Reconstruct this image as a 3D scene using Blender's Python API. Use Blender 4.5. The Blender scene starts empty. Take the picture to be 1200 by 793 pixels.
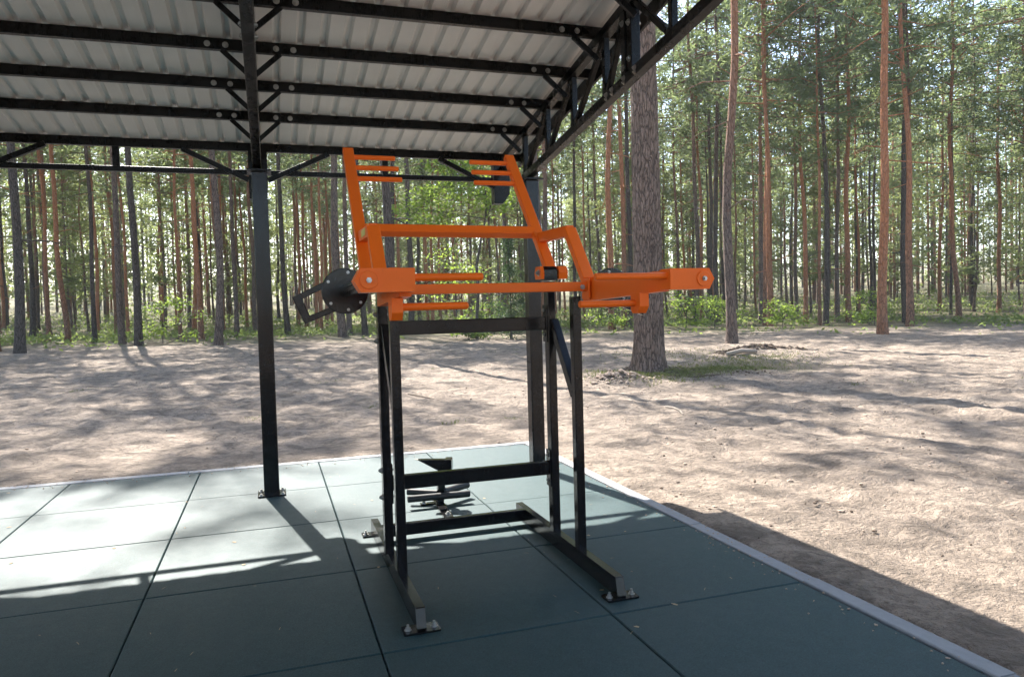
import bpy, bmesh, math, random
from mathutils import Vector, Matrix, noise
random.seed(7)
C = bpy.context.scene.collection
SC = bpy.context.scene

# ------------------------------------------------------------------ camera
cam = bpy.data.objects.new('camera', bpy.data.cameras.new('camera')); C.objects.link(cam)
cam_fwd = Vector((0.31175, 0.94939, -0.03833)); cam_right = Vector((0.94939, -0.31287, -0.02766)); cam_up = Vector((0.03825, 0.02776, 0.99888))
m = Matrix((cam_right, cam_up, -cam_fwd)).transposed().to_4x4(); m.translation = (-0.371, -2.880, 1.339)
cam.matrix_world = m
cam.data.sensor_fit = 'HORIZONTAL'; cam.data.sensor_width = 36; cam.data.lens = 860.5/1200*36
cam.data.clip_start = 0.05; cam.data.clip_end = 3000
SC.camera = cam

# ------------------------------------------------------------------ light
SUN_EL = math.radians(47); SUN_AZ = math.radians(-10.5)      # azimuth from +Y towards +X
w = bpy.data.worlds.new('World'); SC.world = w; w.use_nodes = True
nt = w.node_tree; nt.nodes.clear()
out = nt.nodes.new('ShaderNodeOutputWorld'); bg = nt.nodes.new('ShaderNodeBackground'); sky = nt.nodes.new('ShaderNodeTexSky')
sky.sky_type = 'NISHITA'; sky.sun_disc = False; sky.sun_elevation = SUN_EL; sky.sun_rotation = SUN_AZ % (2*math.pi)
sky.air_density = 1.0; sky.dust_density = 1.5; sky.ozone_density = 1.0
bg.inputs[1].default_value = 0.14
nt.links.new(sky.outputs[0], bg.inputs[0]); nt.links.new(bg.outputs[0], out.inputs[0])
sl = bpy.data.lights.new('sun', 'SUN'); sl.energy = 5.0; sl.angle = math.radians(0.5); sl.color = (1, .95, .88)
sun = bpy.data.objects.new('sun', sl); C.objects.link(sun)
to_sun = Vector((math.sin(SUN_AZ)*math.cos(SUN_EL), math.cos(SUN_AZ)*math.cos(SUN_EL), math.sin(SUN_EL)))
sun.rotation_euler = (-to_sun).to_track_quat('-Z', 'Y').to_euler()
SC.view_settings.view_transform = 'Standard'; SC.view_settings.look = 'None'
SC.view_settings.gamma = 1; SC.view_settings.use_curve_mapping = False
HAZE = .0006
SC.view_settings.exposure = 2.03
try:
    SC.cycles.use_adaptive_sampling = True; SC.cycles.adaptive_threshold = .02; SC.cycles.adaptive_min_samples = 20
    SC.cycles.max_bounces = 5; SC.cycles.diffuse_bounces = 4; SC.cycles.transparent_max_bounces = 8
    SC.cycles.transmission_bounces = 4; SC.cycles.glossy_bounces = 3
except Exception: pass

# ------------------------------------------------------------------ materials
class NT:
    def __init__(s, name):
        s.m = bpy.data.materials.new(name); s.m.use_nodes = True; s.t = s.m.node_tree; s.t.nodes.clear()
        s.out = s.n('ShaderNodeOutputMaterial')
    def n(s, typ, **k):
        x = s.t.nodes.new(typ)
        for a, v in k.items(): setattr(x, a, v)
        return x
    def l(s, a, b): s.t.links.new(a, b)
    def setv(s, sock, v):
        if isinstance(v, bpy.types.NodeSocket): s.l(v, sock)
        else: sock.default_value = v
    def coords(s, kind='Object', scale=(1,1,1)):
        tc = s.n('ShaderNodeTexCoord'); mp = s.n('ShaderNodeMapping'); mp.inputs['Scale'].default_value = scale
        s.l(tc.outputs[kind], mp.inputs[0]); return mp.outputs[0]
    def pos(s, scale=(1,1,1)):
        g = s.n('ShaderNodeNewGeometry'); mp = s.n('ShaderNodeMapping'); mp.inputs['Scale'].default_value = scale
        s.l(g.outputs['Position'], mp.inputs[0]); return mp.outputs[0]
    def noise(s, vec, scale, detail=4, rough=.55, dist=0):
        x = s.n('ShaderNodeTexNoise'); s.l(vec, x.inputs['Vector']); x.inputs['Scale'].default_value = scale
        x.inputs['Detail'].default_value = detail; x.inputs['Roughness'].default_value = rough; x.inputs['Distortion'].default_value = dist
        return x.outputs[0]
    def voro(s, vec, scale, feature='F1', outn='Distance', rnd=1):
        x = s.n('ShaderNodeTexVoronoi', feature=feature); s.l(vec, x.inputs['Vector']); x.inputs['Scale'].default_value = scale
        x.inputs['Randomness'].default_value = rnd
        return x.outputs[outn]
    def ramp(s, fac, stops):
        x = s.n('ShaderNodeValToRGB'); e = x.color_ramp.elements
        while len(e) < len(stops): e.new(.5)
        for i, (p, c) in enumerate(stops):
            e[i].position = p
            e[i].color = (c, c, c, 1) if isinstance(c, (int, float)) else (*c, 1)
        s.l(fac, x.inputs[0]); return x.outputs[0]
    def mix(s, fac, a, b, mode='MIX'):
        x = s.n('ShaderNodeMix', data_type='RGBA', blend_type=mode)
        s.setv(x.inputs[0], fac)
        for sk, v in ((x.inputs[6], a), (x.inputs[7], b)):
            if isinstance(v, tuple): v = (*v, 1) if len(v) == 3 else v
            s.setv(sk, v)
        return x.outputs[2]
    def math(s, op, a, b=0., c=None, clamp=False):
        x = s.n('ShaderNodeMath', operation=op, use_clamp=clamp); s.setv(x.inputs[0], a); s.setv(x.inputs[1], b)
        if c is not None: s.setv(x.inputs[2], c)
        return x.outputs[0]
    def bump(s, h, strength=.3, dist=.01):
        x = s.n('ShaderNodeBump'); s.l(h, x.inputs['Height']); x.inputs['Strength'].default_value = strength; x.inputs['Distance'].default_value = dist
        return x.outputs[0]
    def pbr(s, col, rough=.5, metal=0., normal=None, spec=.5, coat=0.):
        b = s.n('ShaderNodeBsdfPrincipled')
        if isinstance(col, tuple): col = (*col, 1)
        s.setv(b.inputs['Base Color'], col); s.setv(b.inputs['Roughness'], rough); s.setv(b.inputs['Metallic'], metal)
        b.inputs['Specular IOR Level'].default_value = spec; b.inputs['Coat Weight'].default_value = coat
        b.inputs['Coat Roughness'].default_value = .12
        if normal: s.l(normal, b.inputs['Normal'])
        s.l(b.outputs[0], s.out.inputs[0]); return b

def paint(name, col, rough=.3, dirt=.25, coat=.3, peel=.04, dcol=(.12,.1,.085), spec=.5):
    k = NT(name); p = k.pos()
    n1 = k.noise(p, 9, 5, .65); n2 = k.noise(p, 160, 2, .5)
    f = k.ramp(n1, [(.42, 0.), (.75, dirt)])
    c = k.mix(f, col, dcol)
    sc = k.noise(k.pos((60, 60, 9)), 3, 4, .7); c = k.mix(k.ramp(sc, [(.62, 0.), (.70, dirt*4)]), c, dcol)
    r = k.math('ADD', k.math('MULTIPLY', n1, .25), k.math('MULTIPLY_ADD', sc, .18, rough-.19))
    k.pbr(c, r, 0, k.bump(n2, peel, .004), spec, coat); return k.m

M = {}
M['black'] = paint('black_paint', (.007, .0065, .007), .16, .02, .0, .02, spec=.33)
M['truss'] = paint('truss_black_paint', (.006, .0058, .0058), .26, .04, .0, .03, spec=.22)
M['orange'] = paint('orange_paint', (.90, .150, .012), .34, .05, .0, .03, (.50,.09,.015), .2)
def steel():
    k = NT('zinc_steel'); n = k.noise(k.pos(), 120, 3)
    k.pbr(k.mix(n, (.30,.29,.275), (.52,.51,.48)), .34, .9, k.bump(n, .1, .002)); return k.m
M['steel'] = steel()
M['rubber_black'] = paint('black_rubber', (.009,.009,.009), .5, .06, 0., .1)

def mat_rubber():
    k = NT('rubber_tile'); p = k.pos()
    gr = k.voro(p, 260, 'F1', 'Color'); big = k.noise(p, 1.3, 4, .6); fine = k.noise(p, 420, 2, .6); mid = k.noise(p, 14, 5, .7)
    c = k.mix(k.ramp(gr, [(.2, 0.), (.9, 1.)]), (.008,.027,.029), (.024,.066,.071))
    c = k.mix(k.ramp(big, [(.35, 0.), (.7, .35)]), c, (.032,.052,.055))
    c = k.mix(k.ramp(mid, [(.58, 0.), (.8, .22)]), c, (.07,.075,.07))
    # each tile a little different in tone
    fl = k.n('ShaderNodeVectorMath', operation='FLOOR'); k.l(p, fl.inputs[0]); wn = k.n('ShaderNodeTexWhiteNoise'); k.l(fl.outputs[0], wn.inputs['Vector'])
    c = k.mix(k.math('MULTIPLY', wn.outputs[0], .22), c, (.017,.042,.045))
    h = k.math('ADD', k.math('MULTIPLY', gr, .6), fine)
    k.pbr(c, k.math('ADD', k.math('MULTIPLY', mid, .2), .5), 0, k.bump(h, .3, .002), .35); return k.m
M['tile'] = mat_rubber()
def dark_gap():
    k = NT('joint_dirt'); n = k.noise(k.pos(), 60, 4)
    k.pbr(k.mix(n, (.01,.012,.012), (.05,.045,.035)), .9); return k.m
M['gap'] = dark_gap()
def kerbm():
    k = NT('kerb_concrete'); p = k.pos(); n = k.noise(p, 25, 5, .6); f = k.noise(p, 300, 2)
    k.pbr(k.mix(n, (.17,.175,.185), (.27,.275,.285)), .7, 0, k.bump(f, .25, .003)); return k.m
M['kerb'] = kerbm()
def sheet():
    k = NT('roof_sheet_paint'); p = k.pos(); n = k.noise(p, 2.5, 5, .6)
    st = k.noise(k.pos((14, .8, 1)), 1.0, 4, .6)
    c = k.mix(k.ramp(n, [(.35,0.),(.7,1.)]), (.74,.71,.68), (.80,.775,.745)); c = k.mix(k.ramp(st, [(.55,0.),(.8,.35)]), c, (.56,.52,.49))
    k.pbr(c, .45, 0, None, .4); return k.m
M['sheet'] = sheet()

def sand():
    k = NT('sandy_soil'); g = k.n('ShaderNodeNewGeometry'); p = k.pos()
    big = k.noise(p, .55, 5, .6); mid = k.noise(p, 3.2, 6, .65, .6); fine = k.noise(p, 28, 5, .7); gr = k.noise(p, 240, 2, .6)
    c = k.mix(k.ramp(big, [(.35,0.),(.65,1.)]), (.43,.345,.272), (.33,.262,.205))
    c = k.mix(k.ramp(mid, [(.44,0.),(.62,.85)]), c, (.135,.108,.086))
    c = k.mix(k.ramp(fine, [(.53,0.),(.70,.75)]), c, (.12,.092,.072)); sp = k.noise(p, 75, 3, .7); c = k.mix(k.ramp(sp, [(.60,0.),(.68,.8)]), c, (.085,.065,.05))
    c = k.mix(k.ramp(gr, [(.3,.25),(.7,0.)]), c, (.38,.325,.275))
    # forest floor further out: moss, needles, dry grass
    sep = k.n('ShaderNodeSeparateXYZ'); k.l(g.outputs['Position'], sep.inputs[0])
    dx = k.math('MULTIPLY', sep.outputs[0], .26); dist = k.math('ADD', sep.outputs[1], dx)
    nz = k.noise(p, .22, 5, .6); d2 = k.math('ADD', dist, k.math('MULTIPLY', nz, 14))
    far = k.ramp(k.math('DIVIDE', d2, 60), [(.52,0.),(.68,1.)])
    fl = k.mix(k.ramp(k.noise(p, 1.6, 5, .65), [(.4,0.),(.62,1.)]), (.20,.155,.10), (.085,.12,.035))
    fl = k.mix(k.ramp(fine, [(.5,0.),(.7,.6)]), fl, (.30,.25,.15))
    c = k.mix(far, c, fl)
    # mossy ground round the foot of the big tree
    sx = k.math('POWER', k.math('DIVIDE', k.math('SUBTRACT', sep.outputs[0], 8.3), 4.0), 2.); sy = k.math('POWER', k.math('DIVIDE', k.math('SUBTRACT', sep.outputs[1], 10.0), 2.3), 2.)
    rr = k.math('ADD', k.math('ADD', sx, sy), k.math('MULTIPLY', mid, 1.1))
    mo = k.ramp(rr, [(.45,.85),(1.35,0.)])
    mc = k.mix(k.ramp(k.noise(p, 5, 5, .7), [(.45,0.),(.6,1.)]), (.23,.17,.105), (.15,.17,.06))
    c = k.mix(mo, c, mc)
    # bare dark soil turned up beside the thick pine and at the litter heap
    for (cx, cy, wx, wy) in ((5.5, 9.0, 1.1, .7), (11.6, 13.2, 1.6, .5), (7.4, 8.9, .5, .22), (8.3, 9.1, .35, .2)):
        ax = k.math('POWER', k.math('DIVIDE', k.math('SUBTRACT', sep.outputs[0], cx), wx), 2.); ay = k.math('POWER', k.math('DIVIDE', k.math('SUBTRACT', sep.outputs[1], cy), wy), 2.)
        q = k.math('ADD', k.math('ADD', ax, ay), k.math('MULTIPLY', fine, 1.6))
        c = k.mix(k.ramp(q, [(.75,.85),(1.5,0.)]), c, (.085,.064,.048))
    lump_ = k.noise(p, 9, 5, .72, .8)
    c = k.mix(k.ramp(lump_, [(.40,.55),(.52,0.)]), c, (.15,.12,.095))
    h = k.math('ADD', k.math('ADD', k.math('MULTIPLY', mid, 1.1), k.math('MULTIPLY', lump_, 1.0)), k.math('ADD', k.math('MULTIPLY', fine, .6), k.math('MULTIPLY', gr, .08)))
    k.pbr(c, .95, 0, k.bump(h, .9, .11), .2); return k.m
M['sand'] = sand()

def bark(name, lower, upper, ridge, zmix=(5, 9), scale=1.0, bstr=.8, bdist=.03):
    k = NT(name); oi = k.n('ShaderNodeObjectInfo'); tc = k.n('ShaderNodeTexCoord')
    mp = k.n('ShaderNodeMapping'); mp.inputs['Scale'].default_value = (1, 1, .22); k.l(tc.outputs['Object'], mp.inputs[0]); v = mp.outputs[0]
    dn = k.noise(v, 9*scale, 3, .6); vv = k.n('ShaderNodeVectorMath', operation='MULTIPLY_ADD')
    cmb = k.n('ShaderNodeCombineXYZ'); [k.l(dn, cmb.inputs[i]) for i in range(3)]
    k.l(cmb.outputs[0], vv.inputs[0]); vv.inputs[1].default_value = (.13,)*3; k.l(v, vv.inputs[2])
    e = k.voro(vv.outputs[0], 17*scale, 'DISTANCE_TO_EDGE'); plates = k.voro(vv.outputs[0], 17*scale, 'F1', 'Color'); n = k.noise(v, 60*scale, 4, .65)
    e2 = k.voro(vv.outputs[0], 41*scale, 'DISTANCE_TO_EDGE'); edge = k.math('MULTIPLY', k.ramp(e, [(.0, .0), (.15, 1.)]), k.ramp(e2, [(.0, .6), (.2, 1.)]))
    z = k.n('ShaderNodeSeparateXYZ'); k.l(tc.outputs['Object'], z.inputs[0])
    off = k.math('MULTIPLY', k.math('SUBTRACT', oi.outputs['Random'], .5), 5.0)
    zz = k.math('ADD', k.math('ADD', z.outputs[2], off), k.math('MULTIPLY', k.noise(tc.outputs['Object'], 2.2, 3), 1.5))
    up = k.n('ShaderNodeMapRange'); k.l(zz, up.inputs[0]); up.inputs[1].default_value = zmix[0]; up.inputs[2].default_value = zmix[1]
    base = k.mix(up.outputs[0], lower, upper)
    base = k.mix(k.math('MULTIPLY', plates, .45), base, ridge)
    groove = k.mix(up.outputs[0], tuple(x*.26 for x in lower), tuple(x*.5 for x in upper))
    c = k.mix(edge, groove, base); c = k.mix(k.ramp(n, [(.45,0.),(.75,.35)]), c, (.30,.27,.24))
    h = k.math('ADD', edge, k.math('MULTIPLY', n, .4))
    k.pbr(c, .9, 0, k.bump(h, bstr, bdist), .2); return k.m
M['bark_big'] = bark('thick_pine_bark', (.30,.212,.165), (.37,.225,.15), (.40,.285,.225), (7, 14), 1.05, 1.0, .04)
M['bark_grey'] = bark('grey_pine_bark', (.19,.145,.12), (.42,.19,.10), (.26,.165,.125), (6, 12))
M['bark_red'] = bark('red_pine_bark', (.30,.165,.105), (.52,.215,.10), (.40,.18,.10), (.5, 5))
M['bark_dark'] = bark('dark_pine_bark', (.105,.085,.072), (.21,.12,.08), (.13,.10,.08), (8, 15))
M['bark_decid'] = bark('sapling_bark', (.075,.065,.055), (.10,.085,.065), (.09,.08,.07), (2, 5), 3, .3, .01)

def leaf(name, a, b, trans, tw=.56, rough=.55):
    k = NT(name); oi = k.n('ShaderNodeObjectInfo'); p = k.pos()
    n = k.noise(p, 1.1, 3, .6); n2 = k.noise(p, 11, 2, .5)
    f = k.math('ADD', k.math('MULTIPLY', n, .7), k.math('MULTIPLY', n2, .6)); f = k.math('ADD', f, k.math('MULTIPLY', oi.outputs['Random'], .35))
    c = k.mix(k.ramp(f, [(.45,0.),(1.05,1.)]), a, b)
    d = k.n('ShaderNodeBsdfPrincipled'); k.l(c, d.inputs['Base Color']); d.inputs['Roughness'].default_value = rough; d.inputs['Specular IOR Level'].default_value = .35
    t = k.n('ShaderNodeBsdfTranslucent'); k.l(k.mix(.55, c, trans), t.inputs[0])
    ms = k.n('ShaderNodeMixShader'); ms.inputs[0].default_value = tw; k.l(d.outputs[0], ms.inputs[1]); k.l(t.outputs[0], ms.inputs[2]); k.l(ms.outputs[0], k.out.inputs[0])
    return k.m
M['needle'] = leaf('pine_needles', (.080,.125,.062), (.145,.185,.085), (.28,.34,.13))
M['needle_young'] = leaf('young_pine_needles', (.10,.145,.06), (.165,.205,.08), (.36,.40,.13))
M['spruce'] = leaf('spruce_needles', (.035,.07,.032), (.06,.10,.04), (.10,.15,.05))
M['leaf'] = leaf('broad_leaves', (.10,.17,.035), (.16,.25,.05), (.42,.55,.08), .6)
M['herb'] = leaf('undergrowth_leaves', (.09,.14,.04), (.16,.21,.065), (.34,.42,.11), .55)
M['moss'] = leaf('moss_blades', (.08,.11,.025), (.17,.17,.06), (.25,.28,.08), .3)
def plain(name, a, b, scale=20, rough=.85):
    k = NT(name); n = k.noise(k.pos(), scale, 4, .65); k.pbr(k.mix(n, a, b), rough, 0, k.bump(n, .3, .01), .3); return k.m
M['wood_dead'] = plain('weathered_wood', (.34,.29,.24), (.20,.165,.13), 30)
M['debris'] = plain('dark_litter', (.05,.036,.026), (.15,.105,.075), 14)
M['clod'] = plain('soil_clod', (.30,.22,.165), (.42,.325,.25), 18)
M['needle_dry'] = plain('dry_needles', (.32,.20,.10), (.45,.36,.24), 40)

# ------------------------------------------------------------------ mesh builder
def frame(d, up=Vector((0,0,1))):
    d = d.normalized()
    if abs(d.dot(up)) > .97: up = Vector((0,1,0))
    s = d.cross(up).normalized(); return d, s, s.cross(d).normalized()
class MB:
    def __init__(s): s.v, s.f, s.sm, s.mi = [], [], [], []
    def add(s, verts, faces, smooth=False, mi=0):
        b = len(s.v); s.v += [tuple(v) for v in verts]
        for f in faces: s.f.append([b+i for i in f]); s.sm.append(smooth); s.mi.append(mi)
    def sweep(s, p, q, sec, up=None, mi=0):
        p, q = Vector(p), Vector(q); d, a, b = frame(q-p, Vector(up) if up else Vector((0,0,1)))
        n = len(sec); r0 = [p+a*x+b*y for x, y in sec]; r1 = [q+a*x+b*y for x, y in sec]
        s.add(r0+r1, [[i, (i+1) % n, n+(i+1) % n, n+i] for i in range(n)], False, mi)
        s.add(r0, [list(range(n))[::-1]], False, mi); s.add(r1, [list(range(n))], False, mi); return s
    def beam(s, p, q, w, h, r=.004, up=None, mi=0):
        sec = []
        for cx, cy, a0 in ((1,1,0),(-1,1,90),(-1,-1,180),(1,-1,270)):
            for k in range(3):
                a = math.radians(a0+45*k); sec.append((cx*(w/2-r)+r*math.cos(a), cy*(h/2-r)+r*math.sin(a)))
        return s.sweep(p, q, sec, up, mi)
    def cyl(s, p, q, r, r2=None, n=18, mi=0, ch=0., caps=True):
        r2 = r if r2 is None else r2; p, q = Vector(p), Vector(q); d, a, b = frame(q-p); L = (q-p).length
        st = [(0, r-ch), (ch, r), (L-ch, r2), (L, r2-ch)] if ch else [(0, r), (L, r2)]
        rings = [[p+d*t+(a*math.cos(2*math.pi*i/n)+b*math.sin(2*math.pi*i/n))*rr for i in range(n)] for t, rr in st]
        for x in range(len(rings)-1): s.add(rings[x]+rings[x+1], [[i, (i+1) % n, n+(i+1) % n, n+i] for i in range(n)], True, mi)
        if caps: s.add(rings[0], [list(range(n))[::-1]], False, mi); s.add(rings[-1], [list(range(n))], False, mi)
        return s
    def prism(s, poly, vec, mi=0):
        poly = [Vector(x) for x in poly]; vec = Vector(vec); n = len(poly); top = [x+vec for x in poly]
        s.add(poly+top, [[i, (i+1) % n, n+(i+1) % n, n+i] for i in range(n)], False, mi)
        s.add(poly, [list(range(n))[::-1]], False, mi); s.add(top, [list(range(n))], False, mi); return s
    def box(s, c, sx, sy, sz, rz=0, r=.003, mi=0):
        c = Vector(c); u = Vector((0, 0, sz/2)); sec_up = (-math.sin(rz), math.cos(rz), 0)
        return s.beam(c-u, c+u, sx, sy, min(r, sx*.3, sy*.3), sec_up, mi)
    def tube(s, pts, rads, n=8, mi=0):
        pts = [Vector(p) for p in pts]; rings = []
        for i, p in enumerate(pts):
            d = pts[min(i+1, len(pts)-1)]-pts[max(i-1, 0)]; d, a, b = frame(d, Vector((0.03,1,0.02)))
            rings.append([p+(a*math.cos(2*math.pi*k/n)+b*math.sin(2*math.pi*k/n))*rads[i] for k in range(n)])
        v = [x for r in rings for x in r]
        s.add(v, [[i*n+k, i*n+(k+1) % n, (i+1)*n+(k+1) % n, (i+1)*n+k] for i in range(len(pts)-1) for k in range(n)], True, mi)
        s.add(rings[0], [list(range(n))[::-1]], False, mi); s.add(rings[-1], [list(range(n))], False, mi); return s
    def mesh(s, name, mats):
        me = bpy.data.meshes.new(name); me.from_pydata(s.v, [], s.f)
        for x in (mats if isinstance(mats, (list, tuple)) else [mats]): me.materials.append(x)
        me.polygons.foreach_set('use_smooth', s.sm); me.polygons.foreach_set('material_index', s.mi)
        me.update()
        bm = bmesh.new(); bm.from_mesh(me)
        if len(s.f) < 60000: bmesh.ops.recalc_face_normals(bm, faces=bm.faces[:])
        bm.to_mesh(me); bm.free(); return me
    def build(s, name, mats, parent=None):
        o = bpy.data.objects.new(name, s.mesh(name, mats)); C.objects.link(o)
        if parent: o.parent = parent
        return o
def tag(o, label, cat, group=None, kind=None):
    if label: o['label'] = label
    if cat: o['category'] = cat
    if group: o['group'] = group
    if kind: o['kind'] = kind
    return o
def structure(o): o['kind'] = 'structure'; return o
def empty(name, loc=(0,0,0)):
    e = bpy.data.objects.new(name, None); e.empty_display_size = .2; e.location = loc; C.objects.link(e); return e
def part(o, label): o['label'] = label; return o

# ------------------------------------------------------------------ ground
def sstep(a, b, x):
    t = max(0., min(1., (x-a)/(b-a))); return t*t*(3-2*t)
def terrain(x, y):
    d = math.hypot(x+.4, y+2.9); az = math.atan2(x+.4, y+2.9)
    side = .6+.4*math.cos(az*2.2+.55)
    h = (.36*side+.05)*sstep(9, 33, d)+.014*max(0, d-38)*sstep(38, 60, d)+.035*max(0, d-62)
    out = max(x-2.15, y-4.2, -5.2-x, -7-y)               # distance outside the paving
    k = sstep(.0, 1.2, out)
    if d < 70:
        h += k*(.05*noise.noise((x*.55, y*.55, 0))+.040*noise.noise((x*1.9, y*1.9, 3))+.034*noise.noise((x*4.7, y*4.7, 7)))
        dv = noise.voronoi((x*1.45, y*1.45, 0))[0][0]; h -= k*.045*math.exp(-(dv/.2)**2)
        h += k*.02*noise.noise((x*11, y*11, 1))
    h += .04*math.exp(-(((x-6.75)/1.5)**2+((y-10.1)/1.2)**2))      # the swell at the foot of the thick pine
    h += .15*math.exp(-(((x-5.5)/.6)**2+((y-8.95)/.4)**2))*(1+.7*noise.noise((x*6, y*6, 4)))
    h += .16*math.exp(-(((x-11.6)/.9)**2+((y-13.2)/.35)**2))
    return h - .012 if out > 0 else -.06
def axis(fine0, fine1, step, lim):
    a = [fine0]
    while a[-1] < fine1: a.append(a[-1]+step)
    s = step
    while a[-1] < lim: s *= 1.16; a.append(a[-1]+s)
    s = step; lo = [fine0]
    while lo[-1] > -lim: s *= 1.16; lo.append(lo[-1]-s)
    return lo[:0:-1]+a
gx = axis(-8, 17, .095, 700); gy = axis(3.4, 21, .085, 700)
gm = MB(); nx = len(gx)
gm.add([(x, y, terrain(x, y)) for y in gy for x in gx], [[j*nx+i, j*nx+i+1, (j+1)*nx+i+1, (j+1)*nx+i] for j in range(len(gy)-1) for i in range(nx-1)], True)
structure(gm.build('ground', M['sand']))

# ------------------------------------------------------------------ rubber paving, kerb
pb = MB(); pb.box((-1.5, -1.485, -.034), 7.0, 11.03, .012, 0, .001); structure(pb.build('paving_base', M['gap']))
tl = MB(); rng = random.Random(3)
for i in range(-5, 2):
    for j in range(-7, 4):
        g = .003; j1 = j+1 if j < 3 else 4.03
        z = rng.uniform(-.0012, .0012)
        x0, x1, y0, y1 = i+g, i+1-g, j+g, j1-g
        c = .0045
        lo = [(x0, y0, -.028), (x1, y0, -.028), (x1, y1, -.028), (x0, y1, -.028)]
        mi = [(x0, y0, z-c), (x1, y0, z-c), (x1, y1, z-c), (x0, y1, z-c)]
        hi = [(x0+c, y0+c, z), (x1-c, y0+c, z), (x1-c, y1-c, z), (x0+c, y1-c, z)]
        tl.add(lo+mi+hi, [[k, (k+1) % 4, 4+(k+1) % 4, 4+k] for k in range(4)]+[[4+k, 4+(k+1) % 4, 8+(k+1) % 4, 8+k] for k in range(4)]+[[8, 9, 10, 11]])
structure(tl.build('paving', M['tile']))
kb = MB()
y = -7.0; rk = random.Random(8)
while y < 4.13:
    y1 = min(y+1.0, 4.135); d = rk.uniform(-.002, .002)
    kb.beam((2.052+d, y+.002, -.045+d), (2.052+d, y1-.002, -.045+d), .085, .10, .007); y = y1
x = -5.1
while x < 2.0:
    x1 = min(x+1.0, 2.0085); d = rk.uniform(-.002, .002)
    kb.beam((x+.002, 4.085, -.045+d), (x1-.002, 4.085, -.045+d), .10, .10, .007); x = x1
structure(kb.build('kerb', M['kerb']))

# ------------------------------------------------------------------ shelter
sh = tag(empty('shelter', (0, 0, 0)), 'open black steel shelter with trussed white corrugated roof over the rubber paving', 'shelter')
TX = [1.72, -.42, -2.56, -4.70]
PY = [3.72, 3.10, 2.59, 2.07, 1.54, 1.02, .49, -.04, -.57, -1.10, -1.63, -2.16, -2.69, -3.22, -3.75, -4.28, -4.80]
ztop = lambda y: 3.372-.163*y            # level of the purlin axis
zbot = lambda y: 2.842-.1313*y           # bottom chord axis
def bolt(parent, p, d, r=.011, n=6):
    d = Vector(d).normalized(); p = Vector(p); b = MB()
    b.cyl(p, p+d*.003, r*1.5, n=14); b.cyl(p+d*.003, p+d*.012, r, n=n); b.cyl(p+d*.012, p+d*.017, r*.55, n=8)
    return b.build('bolt', M['steel'], parent)
# roof sheet: trapezoid ribs run down the slope
rs = MB(); x0, x1 = -5.1, 1.93; pitch = .143; ya, yb = 3.80, -4.9
prof = []; x = x0
while x < x1:
    prof += [(x, 0), (x+.088, 0), (x+.103, .026), (x+.128, .026)]; x += pitch
prof = [(min(a, x1), b) for a, b in prof]
zs = lambda y: ztop(y)+.036
nr = len(prof); ys = [ya, yb]
vs = [(a, y, zs(y)+b) for y in ys for a, b in prof]
rs.add(vs, [[i, i+1, nr+i+1, nr+i] for i in range(nr-1)])
vs2 = [(a, y, z+.0012) for a, y, z in vs]
rs.add(vs2, [[i, nr+i, nr+i+1, i+1] for i in range(nr-1)])
roof = rs.build('roof_sheet', M['sheet'], sh)
gt = MB(); gt.beam((1.945, ya+.01, zs(ya)-.03), (1.945, yb, zs(yb)-.03), .022, .13, .003); gt.build('gable_trim', M['truss'], sh)
for i, y in enumerate(PY):
    z = ztop(y); b = MB()
    b.beam((-5.1, y, z), (1.925, y, z), .045, .068, .004)
    pu = b.build('eave_beam' if i == 0 else 'purlin', M['truss'], sh)
    if i == 0: continue
    for tx in TX[:2]:
        for s in (-1, 1):
            if tx > 1 and s > 0: continue
            for dx in (.255, .15):
                if .3 < y: bolt(pu, (tx+s*dx, y-.0225, z-.005), (0, -1, 0), .0125)
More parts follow.
